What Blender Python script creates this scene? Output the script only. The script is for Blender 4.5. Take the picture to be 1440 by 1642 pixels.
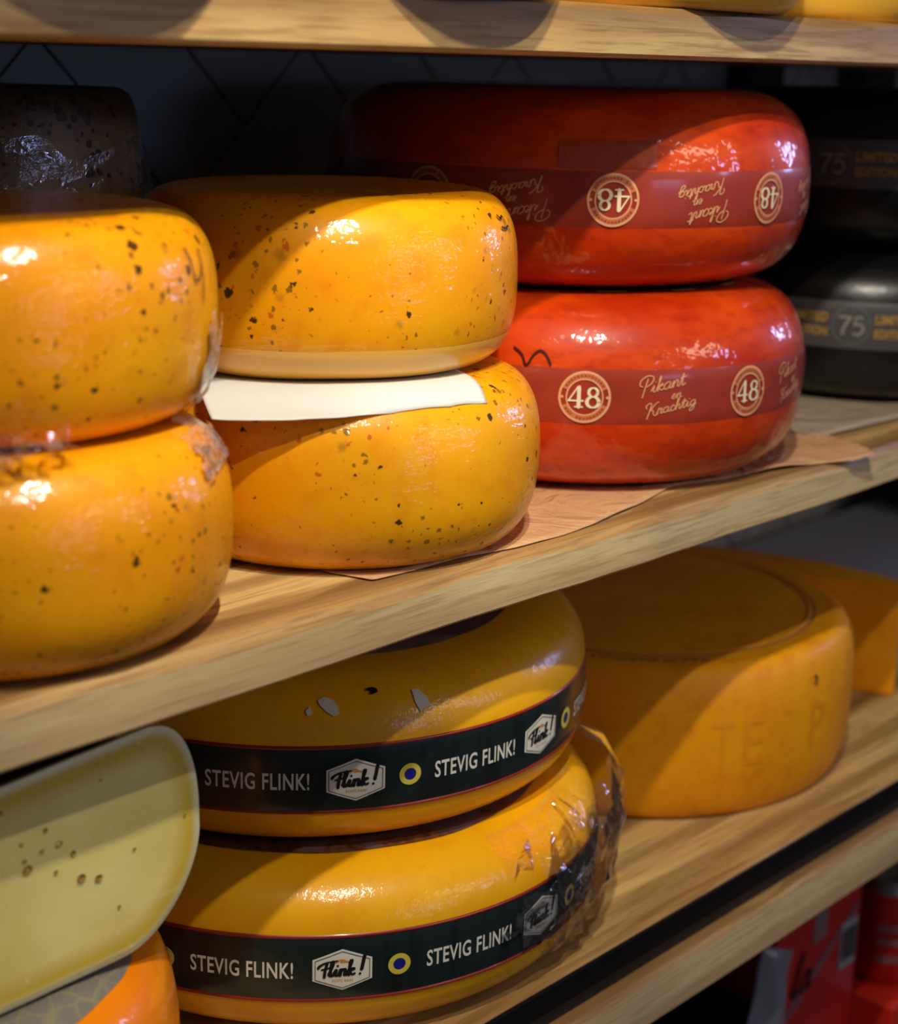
import bpy, math, random
from mathutils import Vector, Matrix, noise
from math import pi, sin, cos, radians, sqrt

for o in list(bpy.data.objects): bpy.data.objects.remove(o)
S = bpy.context.scene
COL = S.collection

# ---------------------------------------------------------------- camera
cd = bpy.data.cameras.new('camera'); cam = bpy.data.objects.new('camera', cd); COL.objects.link(cam); S.camera = cam
cr = Vector((0.681603, -0.731307, 0.024646)); cu = Vector((0.174467, 0.195135, 0.965134)); cf = Vector((0.710619, 0.653538, -0.260594))
cam.matrix_world = Matrix(((cr.x, cu.x, -cf.x, 0), (cr.y, cu.y, -cf.y, 0), (cr.z, cu.z, -cf.z, 0), (0, 0, 0, 1)))
cd.sensor_fit = 'HORIZONTAL'; cd.sensor_width = 36; cd.lens = 2668.76 / 1440 * 36
cd.clip_start = 0.02; cd.clip_end = 50
cd.dof.use_dof = True; cd.dof.focus_distance = 1.05; cd.dof.aperture_fstop = 6.0

# ---------------------------------------------------------------- world, lamps, exposure
S.view_settings.view_transform = 'Standard'; S.view_settings.look = 'None'
S.view_settings.gamma = 1; S.view_settings.use_curve_mapping = False
S.view_settings.exposure = -0.08
w = bpy.data.worlds.new('world'); S.world = w; w.use_nodes = True
w.node_tree.nodes['Background'].inputs[0].default_value = (0.75, 0.85, 1.0, 1)
w.node_tree.nodes['Background'].inputs[1].default_value = 0.045

def aim(o, loc, tgt):
    o.location = loc; o.rotation_euler = (Vector(tgt) - Vector(loc)).to_track_quat('-Z', 'Y').to_euler()
def spot(name, loc, tgt, power, col, size, deg, blend=.4):
    l = bpy.data.lights.new(name, 'SPOT'); l.energy = power; l.color = col; l.shadow_soft_size = size
    l.spot_size = radians(deg); l.spot_blend = blend
    o = bpy.data.objects.new(name, l); COL.objects.link(o); aim(o, loc, tgt); return o
def area(name, loc, tgt, power, col, sx, sy):
    l = bpy.data.lights.new(name, 'AREA'); l.energy = power; l.color = col; l.shape = 'RECTANGLE'; l.size = sx; l.size_y = sy
    o = bpy.data.objects.new(name, l); COL.objects.link(o); aim(o, loc, tgt); return o
WARM = (1.0, 0.92, 0.78)
spot('ceiling_spot', (0.22, -0.08, 0.90), (.52, .70, -.12), 27, WARM, .013, 30, .25)
spot('ceiling_spot', (0.30, -0.06, 0.90), (1.02, .70, -.12), 31, WARM, .013, 30, .25)
spot('ceiling_spot', (0.45, 0.25, 0.65), (1.0, .72, -.55), 40, WARM, .014, 62, .5)
area('shop_ceiling_light', (1.5, -2.1, 0.95), (.8, .7, -.3), 10.5, (1.0, .84, .62), 1.3, .3)
area('shop_window_and_fill', (3.1, 0.05, .22), (1.0, .7, -.2), 5.5, (.45, .52, 1.0), .22, .34)
area('shop_window_and_fill', (.75, -2.5, .0), (.9, 1.1, -.06), 5.5, (.38, .52, 1.0), .9, .35)  # added blue fill at camera height to brighten the tiled wall, no window
area('shop_window_and_fill', (2.1, -1.6, .36), (1.0, .7, -.3), 3.6, (.55, .52, 1.0), .22, .26)

# ---------------------------------------------------------------- helpers
def lin(r, g, b):
    f = lambda v: (v/255/12.92) if v/255 <= .04045 else ((v/255+.055)/1.055)**2.4
    return (f(r), f(g), f(b), 1)
def mesh(name, V, F, mat, parent=None, smooth=True, loc=None, fm=None):
    me = bpy.data.meshes.new(name); me.from_pydata([tuple(v) for v in V], [], [tuple(f) for f in F])
    for m in (mat if isinstance(mat, (list, tuple)) else [mat]): me.materials.append(m)
    if fm: me.polygons.foreach_set('material_index', fm)
    if smooth: me.polygons.foreach_set('use_smooth', [True]*len(me.polygons))
    me.update()
    o = bpy.data.objects.new(name, me); COL.objects.link(o)
    if parent: o.parent = parent
    if loc is not None: o.location = loc
    return o
def tag(o, label, cat, group=None):
    o['label'] = label; o['category'] = cat
    if group: o['group'] = group
    return o
def struct(o, label=None):
    o['kind'] = 'structure'
    if label: o['label'] = label
    return o
def empty(name, loc=(0, 0, 0)):
    o = bpy.data.objects.new(name, None); COL.objects.link(o); o.location = loc; o.empty_display_size = .05; return o
def bevel(o, w, seg=2):
    m = o.modifiers.new('bevel', 'BEVEL'); m.width = w; m.segments = seg; m.limit_method = 'ANGLE'; return o
def boxd(x0, x1, y0, y1, z0, z1):
    V = [(x, y, z) for z in (z0, z1) for y in (y0, y1) for x in (x0, x1)]
    F = [(0, 2, 3, 1), (4, 5, 7, 6), (0, 1, 5, 4), (2, 6, 7, 3), (0, 4, 6, 2), (1, 3, 7, 5)]
    return V, F
def join(parts):
    V = []; F = []
    for v, f in parts:
        n = len(V); V += list(v); F += [tuple(i+n for i in q) for q in f]
    return V, F

# ---------------------------------------------------------------- node helpers
class N:
    def __init__(s, name):
        s.m = bpy.data.materials.new(name); s.m.use_nodes = True; s.t = s.m.node_tree
        s.b = s.t.nodes['Principled BSDF']; s.out = s.t.nodes['Material Output']
    def n(s, typ, **k):
        x = s.t.nodes.new('ShaderNode'+typ)
        for a, v in k.items(): setattr(x, a, v)
        return x
    def l(s, a, b): s.t.links.new(a, b)
    def put(s, sock, v):
        if isinstance(v, bpy.types.NodeSocket): s.l(v, sock)
        else: sock.default_value = v
    def set(s, **k):
        for a, v in k.items(): s.put(s.b.inputs[a.replace('_', ' ')], v)
    def co(s, scale=(1, 1, 1), rnd=True, kind='Object'):
        t = s.n('TexCoord').outputs[kind]; mp = s.n('Mapping'); s.l(t, mp.inputs[0]); mp.inputs[3].default_value = scale
        if rnd:
            oi = s.n('ObjectInfo'); mu = s.n('VectorMath', operation='MULTIPLY'); cx = s.n('CombineXYZ')
            for i in range(3): s.l(oi.outputs['Random'], cx.inputs[i])
            s.l(cx.outputs[0], mu.inputs[0]); mu.inputs[1].default_value = (37, 53, 71); s.l(mu.outputs[0], mp.inputs[1])
        return mp.outputs[0]
    def noise(s, co, sc, det=3, rough=.5, dist=0, col=False):
        x = s.n('TexNoise'); s.l(co, x.inputs['Vector']); x.inputs['Scale'].default_value = sc; x.inputs['Detail'].default_value = det
        x.inputs['Roughness'].default_value = rough; x.inputs['Distortion'].default_value = dist
        return x.outputs['Color' if col else 0]
    def math(s, op, a, b=0, c=None, clamp=False):
        x = s.n('Math', operation=op); x.use_clamp = clamp; s.put(x.inputs[0], a); s.put(x.inputs[1], b)
        if c is not None: s.put(x.inputs[2], c)
        return x.outputs[0]
    def rng(s, v, a, b, c=0, d=1):
        x = s.n('MapRange'); s.put(x.inputs[0], v)
        for i, q in enumerate((a, b, c, d)): x.inputs[i+1].default_value = q
        return x.outputs[0]
    def mix(s, f, a, b):
        x = s.n('Mix', data_type='RGBA'); s.put(x.inputs[0], f); s.put(x.inputs[6], a); s.put(x.inputs[7], b); return x.outputs[2]
    def bump(s, h, st, dist=.001, nrm=None):
        x = s.n('Bump'); s.put(x.inputs['Height'], h); x.inputs['Strength'].default_value = st; x.inputs['Distance'].default_value = dist
        if nrm: s.l(nrm, x.inputs['Normal'])
        return x.outputs[0]
def plain(name, col, rough=.5, metal=0, coat=0, spec=.5, bs=0, bsc=200):
    m = N(name); m.set(Base_Color=col, Roughness=rough, Metallic=metal, Coat_Weight=coat, Coat_Roughness=.1, Specular_IOR_Level=spec)
    if bs: m.set(Normal=m.bump(m.noise(m.co(), bsc), bs))
    return m.m

# ---------------------------------------------------------------- materials
def mat_wood(name, c1, c2, c3, along='x'):
    m = N(name); s = (1.6, 26, 26)
    co = m.co(s, rnd=True)
    warp = m.noise(m.co((2.2, 7, 7)), 1.0, 2, .5)
    g = m.noise(co, 1.0, 6, .62, 1.6)
    fine = m.noise(m.co((14, 320, 320)), 1.0, 3, .6)
    wv = m.n('TexWave'); wv.wave_type = 'RINGS'; wv.rings_direction = 'X'; m.l(m.co((.55, 9, 7)), wv.inputs['Vector']); wv.inputs['Scale'].default_value = 1.1
    wv.inputs['Distortion'].default_value = 7; wv.inputs['Detail'].default_value = 3; wv.inputs['Detail Scale'].default_value = .9
    a = m.mix(m.rng(g, .38, .62), c1, c2)
    a = m.mix(m.math('MULTIPLY', m.rng(wv.outputs['Fac'], .35, .95), .6), a, c3)
    a = m.mix(m.math('MULTIPLY', m.rng(fine, .50, .62), .5), a, c3)
    a = m.mix(m.math('MULTIPLY', m.rng(warp, .55, .8), .5), a, c3)
    m.set(Base_Color=a, Roughness=m.rng(fine, .3, .7, .42, .6), Normal=m.bump(fine, .35, .0006)); return m.m
OAK = mat_wood('oak', lin(224, 202, 152), lin(206, 178, 126), lin(164, 126, 78))
OAKW = mat_wood('oak_warm', lin(212, 180, 116), lin(182, 144, 84), lin(124, 90, 46))
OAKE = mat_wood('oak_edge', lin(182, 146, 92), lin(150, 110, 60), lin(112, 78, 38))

def mat_herb():
    m = N('herb_cheese_rind'); co = m.co()
    n1 = m.noise(co, 9, 3); n2 = m.noise(co, 60, 3)
    base = m.mix(m.rng(n1, .35, .65), lin(238, 150, 4), lin(232, 162, 10))
    base = m.mix(m.math('MULTIPLY', m.rng(n2, .5, .75), .35), base, lin(214, 112, 10))
    wob = m.n('VectorMath', operation='SCALE'); m.l(m.noise(co, 330, 2, col=True), wob.inputs[0]); wob.inputs['Scale'].default_value = .0052
    c2 = m.n('VectorMath', operation='ADD'); m.l(co, c2.inputs[0]); m.l(wob.outputs[0], c2.inputs[1])
    dens = m.rng(m.noise(co, 14, 2), .35, .65, .35, 1.25)
    def layer(sc, lo, gain, soft, c_in, shift):
        v = m.n('TexVoronoi'); v.inputs['Scale'].default_value = sc
        sh = m.n('VectorMath', operation='ADD'); m.l(c_in, sh.inputs[0]); sh.inputs[1].default_value = (shift, shift*2, shift*3)
        m.l(sh.outputs[0], v.inputs['Vector'])
        sp = m.n('SeparateColor'); m.l(v.outputs['Color'], sp.inputs[0])
        thr = m.math('MULTIPLY', m.math('MULTIPLY', m.math('MAXIMUM', m.math('SUBTRACT', sp.outputs[0], lo), 0), gain), dens)
        d = m.math('SUBTRACT', thr, v.outputs['Distance'])
        return m.math('MULTIPLY', d, 1/soft, clamp=True), sp.outputs[1]
    base = m.mix(m.math('MULTIPLY', layer(75, .30, .50, .22, c2.outputs[0], 3)[0], .6), base, lin(150, 104, 20))
    k, g = layer(190, .25, .50, .07, c2.outputs[0], 7)
    base = m.mix(m.math('MULTIPLY', k, .75), base, m.mix(m.math('GREATER_THAN', g, .72), lin(92, 66, 18), lin(196, 62, 8)))
    k, g = layer(104, .45, .52, .04, c2.outputs[0], 1)
    base = m.mix(m.math('MULTIPLY', k, .95), base, m.mix(m.math('GREATER_THAN', g, .86), lin(44, 30, 14), lin(150, 50, 10)))
    st = m.noise(m.co((1, 1, 3.2)), 38, 3, .6); fi = m.noise(co, 190, 2)
    h = m.math('ADD', m.math('MULTIPLY', st, 1), m.math('MULTIPLY', fi, .35))
    nb = m.bump(h, .5, .0035)
    m.set(Base_Color=base, Roughness=.42, Coat_Weight=.62, Coat_Roughness=.08, Normal=m.bump(m.noise(co, 24, 2), .3, .003), Coat_Normal=nb,
          Specular_IOR_Level=.2, Subsurface_Weight=.12, Subsurface_Radius=(.012, .006, .002)); m.b.inputs['Subsurface Scale'].default_value = 1.0
    return m.m
HERB = mat_herb()

def mat_waxy(name, c1, c2, bumpsc=30, coat=.6, st=.3, rough=.4, crough=.1, sss=.08, streak=(1, 1, 1), c3=None):
    m = N(name); co = m.co(); a = m.mix(m.rng(m.noise(m.co(streak), 14, 4), .35, .68), c1, c2)
    if c3: a = m.mix(m.math('MULTIPLY', m.rng(m.noise(m.co(streak), 60, 4, .6), .5, .75), .6), a, c3)
    m.set(Base_Color=a, Roughness=rough, Coat_Weight=coat, Coat_Roughness=crough, Normal=m.bump(m.noise(co, 12, 2), .25, .004), Coat_Normal=m.bump(m.noise(co, bumpsc, 3), st, .003), Specular_IOR_Level=.25,
          Subsurface_Weight=sss, Subsurface_Radius=(.01, .005, .002)); m.b.inputs['Subsurface Scale'].default_value = 1.0
    return m.m
RED = mat_waxy('red_wax', lin(216, 72, 1), lin(186, 44, 1), 44, .9, .8, .42, .08, 0, (1, 1, 2.5), lin(150, 28, 2))
BLACKW = mat_waxy('black_wax', lin(12, 12, 13), lin(18, 17, 17), 24, .35, .5, .4, .26, 0)
YEL = mat_waxy('yellow_wax', lin(232, 164, 6), lin(238, 176, 14), 220, .55, .22, .42, .13, .1, c3=lin(222, 150, 8))
PALEY = mat_waxy('pale_yellow_wax', lin(226, 178, 62), lin(218, 164, 48), 40, .4, .2, .5, .2, .05)
ORG = mat_waxy('orange_rind', lin(240, 164, 2), lin(232, 146, 2), 30, .15, .25, .55, .3, .05, c3=lin(216, 122, 2))
ORGB = mat_waxy('bright_orange_wax', lin(240, 142, 0), lin(234, 120, 0), 50, .7, .4, .4, .1, .08)
PEPPER = None
def mat_pepper():
    m = N('peppered_rind'); co = m.co()
    a = m.mix(m.rng(m.noise(co, 20, 3), .3, .7), lin(214, 192, 134), lin(188, 154, 96))
    v = m.n('TexVoronoi'); v.inputs['Scale'].default_value = 150; m.l(m.noise(co, 1, 0), v.inputs['Vector']) if 0 else m.l(co, v.inputs['Vector'])
    k = m.math('LESS_THAN', v.outputs['Distance'], m.math('MULTIPLY', m.rng(m.noise(co, 45, 3), .40, .62), .45))
    a = m.mix(m.math('MULTIPLY', k, .9), a, lin(34, 24, 14))
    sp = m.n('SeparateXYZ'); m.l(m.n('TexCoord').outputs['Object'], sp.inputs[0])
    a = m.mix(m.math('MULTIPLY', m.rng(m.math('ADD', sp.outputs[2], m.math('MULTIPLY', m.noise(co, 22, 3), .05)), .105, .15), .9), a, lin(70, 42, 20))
    m.set(Base_Color=a, Roughness=.5, Normal=m.bump(m.noise(co, 90, 4), .8, .002)); return m.m
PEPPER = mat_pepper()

def mat_film(name, op=.25, wr=60, tint=(1, 1, 1, 1), rough=.08, st=.35, white=.03):
    m = N(name); t = m.t; t.nodes.remove(m.b)
    tr = m.n('BsdfTransparent'); gl = m.n('BsdfGlossy'); gl.inputs['Roughness'].default_value = rough; gl.inputs['Color'].default_value = tint
    co = m.co(); h = m.noise(co, wr, 4, .6, 1.5)
    rid = m.math('ABSOLUTE', m.math('SUBTRACT', h, .5))
    nb = m.bump(rid, st, .006); m.l(nb, gl.inputs['Normal'])
    fr = m.n('Fresnel'); fr.inputs['IOR'].default_value = 1.5; m.l(nb, fr.inputs['Normal'])
    f = m.math('ADD', m.math('MULTIPLY', fr.outputs[0], 1.0), op*.4, clamp=True)
    mx = m.n('MixShader'); m.l(f, mx.inputs[0]); m.l(tr.outputs[0], mx.inputs[1]); m.l(gl.outputs[0], mx.inputs[2])
    df = m.n('BsdfDiffuse'); df.inputs['Color'].default_value = (.8, .8, .82, 1)
    mx2 = m.n('MixShader'); m.put(mx2.inputs[0], m.math('MULTIPLY', m.rng(rid, .0, .03, 1, .15), white)); m.l(mx.outputs[0], mx2.inputs[1]); m.l(df.outputs[0], mx2.inputs[2])
    m.l(mx2.outputs[0], m.out.inputs['Surface']); return m.m
FILM = mat_film('clear_plastic_film', .08, 26, white=.04, rough=.10)
FILMW = mat_film('wrinkled_plastic_film', .2, 90, white=.25, rough=.1)

FILMC = mat_film('crinkled_clear_film', .35, 42, white=.12, rough=.1, st=.5)
def mat_face():
    m = N('cut_cheese'); co = m.co()
    sp = m.n('SeparateXYZ'); m.l(m.n('TexCoord').outputs['Object'], sp.inputs[0])
    a = m.mix(m.rng(m.noise(co, 14, 3), .35, .7), lin(236, 220, 142), lin(226, 206, 116))
    # darker rind zone: distance to the outline stored as a colour attribute
    at = m.n('Attribute'); at.attribute_name = 'rindness'
    a = m.mix(m.rng(at.outputs['Fac'], .0, .55), a, lin(210, 178, 66))
    a = m.mix(m.rng(at.outputs['Fac'], .66, .9), a, lin(216, 210, 164))
    scr = m.noise(m.co((6, 6, 150)), 1.4, 3)
    a = m.mix(m.math('MULTIPLY', m.rng(scr, .6, .72), .25), a, lin(226, 214, 160))
    wh = m.noise(co, 160, 2)
    a = m.mix(m.math('MULTIPLY', m.rng(wh, .68, .74), .45), a, lin(232, 226, 190))
    m.set(Base_Color=a, Roughness=.38, Coat_Weight=.25, Coat_Roughness=.2, Normal=m.bump(m.noise(co, 60, 3), .25, .001),
          Subsurface_Weight=.15, Subsurface_Radius=(.01, .007, .003)); m.b.inputs['Subsurface Scale'].default_value = 1.0
    return m.m
FACE = mat_face()
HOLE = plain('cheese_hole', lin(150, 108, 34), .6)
RINDW = mat_waxy('pale_rind', lin(206, 192, 130), lin(190, 168, 96), 80, .4, .4, .4, .15, .1)

def mat_label(name, cols, sc=60):
    m = N(name); co = m.co(rnd=False)
    v = m.n('TexVoronoi'); v.inputs['Scale'].default_value = sc*.22; m.l(co, v.inputs['Vector'])
    a = m.mix(m.rng(m.noise(co, sc, 4, .7), .4, .6), cols[0], cols[1])
    a = m.mix(m.math('MULTIPLY', m.rng(m.noise(co, sc*.25, 2), .52, .56), .85), a, cols[2])
    m.set(Base_Color=a, Roughness=.45, Coat_Weight=.4); return m.m
LABF = mat_label('picture_label', (lin(116, 70, 44), lin(66, 34, 22), lin(96, 74, 76)), 160)
LABP = mat_label('purple_label', (lin(150, 120, 122), lin(120, 92, 98), lin(96, 66, 76)), 30)
LABG = N('grey_printed_label')
_c = LABG.co(rnd=False); _v = LABG.n('TexVoronoi', feature='DISTANCE_TO_EDGE'); _v.inputs['Scale'].default_value = 70; LABG.l(_c, _v.inputs['Vector'])
LABG.set(Base_Color=LABG.mix(LABG.rng(_v.outputs['Distance'], 0, .08), lin(132, 124, 92), lin(112, 106, 100)), Roughness=.5, Coat_Weight=.3); LABG = LABG.m
BAND = N('green_band'); BAND.set(Base_Color=BAND.mix(BAND.rng(BAND.noise(BAND.co((1, 1, .15)), 60, 2), .5, .62), lin(20, 34, 32), lin(14, 24, 23)), Roughness=.38, Coat_Weight=.5, Coat_Roughness=.12); BAND = BAND.m
BANDR = plain('band_red_border', lin(136, 30, 16), .4, coat=.4)
WHITEP = plain('white_print', lin(222, 220, 204), .45, coat=.3)
BLACKP = plain('black_print', lin(14, 16, 16), .5)
GREYP = plain('grey_print', lin(84, 96, 94), .5)
ORP = plain('orange_print', lin(206, 140, 62), .5)
YELP = plain('yellow_print', lin(206, 190, 70), .5)
BLUEP = plain('blue_print', lin(22, 22, 120), .5)
TANP = plain('tan_print', lin(226, 162, 112), .45, coat=.3)
TANR = plain('tan_ring_print', lin(200, 116, 74), .45, coat=.3)
CREAMP = plain('cream_print', lin(236, 216, 176), .45, coat=.3)
REDBAND = N('red_printed_band'); REDBAND.set(Base_Color=REDBAND.mix(REDBAND.rng(REDBAND.noise(REDBAND.co(), 40, 3), .4, .7), lin(160, 52, 28), lin(148, 46, 26)), Roughness=.4, Coat_Weight=.5, Coat_Roughness=.12); REDBAND = REDBAND.m
TAPE = plain('clear_tape_patch', lin(168, 66, 26), .3, coat=.9, bs=.9, bsc=70)
GREYBAND = plain('grey_printed_band', lin(70, 66, 66), .4, coat=.4)
GOLDP = plain('gold_print', lin(176, 136, 60), .4, metal=.2)
SILVP = plain('pale_print', lin(140, 136, 124), .4)
INK = plain('ink', lin(16, 12, 12), .4)
INKR = plain('dark_ink', lin(60, 8, 4), .4)
CHIP = plain('torn_white_paper', lin(214, 206, 190), .6)
WPAPER = N('white_paper'); WPAPER.set(Base_Color=lin(230, 231, 226), Roughness=.7, Normal=WPAPER.bump(WPAPER.noise(WPAPER.co(), 30, 4), .5, .003))
_tr = WPAPER.n('BsdfTranslucent'); _tr.inputs[0].default_value = lin(226, 220, 200); _mx = WPAPER.n('MixShader'); _mx.inputs[0].default_value = .22
WPAPER.l(WPAPER.b.outputs[0], _mx.inputs[1]); WPAPER.l(_tr.outputs[0], _mx.inputs[2]); WPAPER.l(_mx.outputs[0], WPAPER.out.inputs[0]); WPAPER = WPAPER.m
def mat_paper(name, c1, c2):
    m = N(name); co = m.co(); a = m.mix(m.rng(m.noise(co, 10, 4), .35, .65), c1, c2)
    m.set(Base_Color=a, Roughness=.5, Coat_Weight=.15, Normal=m.bump(m.noise(co, 18, 4, .6, 1.2), .9, .012)); return m.m
KRAFT = mat_paper('brown_paper', lin(204, 160, 116), lin(190, 142, 100))
KRAFT2 = mat_paper('greyish_paper', lin(176, 152, 124), lin(160, 142, 122))
BLACKM = plain('black_metal', lin(8, 8, 9), .4, metal=.0, spec=.3, bs=.1)
DARKM = plain('dark_gap_tone', lin(30, 25, 22), .5)
PALEB = plain('pale_grey_board', lin(176, 178, 184), .55)
TILE = N('glazed_tile'); TILE.set(Base_Color=TILE.mix(TILE.noise(TILE.co(), 5), lin(176, 178, 172), lin(162, 166, 162)), Roughness=.3, Normal=TILE.bump(TILE.noise(TILE.co(), 12), .2, .004)); TILE = TILE.m
GROUT = plain('dark_grout', lin(60, 58, 54), .9)

# ---------------------------------------------------------------- setting: tiled wall, shelves
XA, XB, ZF = -.6, 3.0, -1.16
def herring():
    V, F, M = [], [], []
    a = .1; s2 = 1/sqrt(2)
    Bu, Cv = 6.488, -7.298
    g = .012
    def add(u0, u1, v0, v1):
        cx = (u0+u1)/2; cv = (v0+v1)/2
        X = (cx-cv)*s2*a; Z = (cx+cv)*s2*a
        if not (XA-.1 < X < XB+.1 and ZF-.1 < Z < .75): return
        n = len(V)
        for ins, y in ((g, 1.153), (g, 1.1512), (g+.018, 1.1500)):
            for u, v in ((u0+ins, v0+ins), (u1-ins, v0+ins), (u1-ins, v1-ins), (u0+ins, v1-ins)):
                V.append(((u-v)*s2*a, y, (u+v)*s2*a))
        for k in (0, 4):
            for i in range(4):
                j = (i+1) % 4; F.append((n+k+i, n+k+j, n+k+4+j, n+k+4+i)); M.append(0)
        F.append((n+8, n+9, n+10, n+11)); M.append(0)
    for x in range(-40, 50):
        for y in range(-60, 40):
            k = (x-y) % 4
            u = Bu-4+x; v = Cv+y
            if k == 0: add(u, u+2, v, v+1)
            if k == 3: add(u, u+1, v, v+2)
    n = len(V); v, f = boxd(XA, XB, 1.1525, 1.2, ZF, .7); V += v; F += [tuple(i+n for i in q) for q in f]; M += [1]*6
    return V, F, M
V, F, M = herring()
wall = struct(mesh('wall_back', V, F, [TILE, GROUT], smooth=False, fm=M))
fl = struct(mesh('floor', *boxd(XA, XB, -2.5, 1.2, ZF-.05, ZF), plain('dark_floor', lin(70, 64, 58), .6), smooth=False))

def board(name, x0, x1, y0, y1, z0, z1, mt, me, label, wav=.0012, arris=.0035, seed=1):
    """a shelf board, its front edge slightly uneven along its length, upper arris softened"""
    root = empty(name, (x0, y1, z0)); tag(root, label, 'shelf')
    n = 160; V = []; F = []; L = x1-x0
    prof = [(y1-y0, 0), (.003, 0), (0, .0025), (0, z1-z0-arris*1.1), (arris, z1-z0), (arris*5.5, z1-z0), (y1-y0, z1-z0)]
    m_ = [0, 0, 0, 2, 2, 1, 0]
    fm = []
    for i in range(n+1):
        x = L*i/n
        d = wav*noise.noise(Vector((x*5+seed*9, 0, seed)))*2 + wav*.5*noise.noise(Vector((x*28, 3, seed)))
        e = arris*noise.noise(Vector((x*9, 7, seed)))*1.2
        for k, (py, pz) in enumerate(prof):
            dy = d if k in (1, 2, 3, 4, 5) else 0
            if k == 3: V.append((x, y0-y1+py+dy, pz-e))
            elif k == 5: V.append((x, y0-y1+py+dy+e*5, pz))
            else: V.append((x, y0-y1+py+dy, pz))
    P = len(prof)
    for i in range(n):
        for k in range(P):
            a = i*P+k; b = i*P+(k+1) % P
            F.append((a, b, b+P, a+P)); fm.append(m_[k])
    F.append(tuple(range(P-1, -1, -1))); fm.append(0); F.append(tuple(n*P+k for k in range(P))); fm.append(0)
    b = mesh('board', V, F, [mt, me, OAKE], root, smooth=False, fm=fm)
    return root
board('wooden_shelf', -.4, 2.6, .65, 1.110, .0055, .037, OAKW, OAKW, 'oak shelf board across the top of the photo with lamp-lit patches on its front edge', seed=1)
board('wooden_shelf', -.4, 2.6, .648, 1.110, -.3325, -.300, OAK, OAKW, 'oak shelf board carrying the herb, red and black cheese wheels', .002, .005, seed=2)
low = board('wooden_shelf', -.4, 2.6, .6515, 1.110, -.645, -.627, OAKW, OAKW, 'oak shelf board with a black front strip under the banded yellow wheels', .0002, .002, seed=3)
bevel(mesh('edge_strip', *join([boxd(0, 3.0, -.462, -.4588, -.002, .0182), boxd(0, 3.0, -.4588, -.44, -.002, .0)]), BLACKM, low, False), .0008)
bevel(mesh('shade_strip', *boxd(0, 3.0, -.4575, -.446, -.015, -.0022), DARKM, low, False), .0008)  # dark brown strip stands in for the shadow under the black edge
board('wooden_shelf', -.4, 2.6, .639, 1.110, -.704, -.660, OAK, OAKW, 'thick oak ledge board directly below the black strip, above the red drinks cartons', .0006, .003, seed=4)
# black rack uprights on the wall
for i, (xa, xb) in enumerate(((1.715, 1.785), (1.97, 2.06))):
    root = empty('rack_upright', ((xa+xb)/2, 1.125, -.36))
    tag(root, ['black metal rack upright on the tiled wall nearest the red wheels', 'black metal rack upright at the right edge behind the black wheels'][i], 'rack upright', 'rack uprights on the back wall')
    w2 = (xb-xa)/2
    bevel(mesh('post', *boxd(-w2, w2, -.013, .022, 0, 1.0), BLACKM, root, False), .002)
    # slotted holes
    sl = join([boxd(-.006, .006, -.0136, -.0128, z*.05+.02, z*.05+.045) for z in range(19)])
    mesh('slot', *sl, DARKM, root, False)['kind'] = 'stuff'

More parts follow.
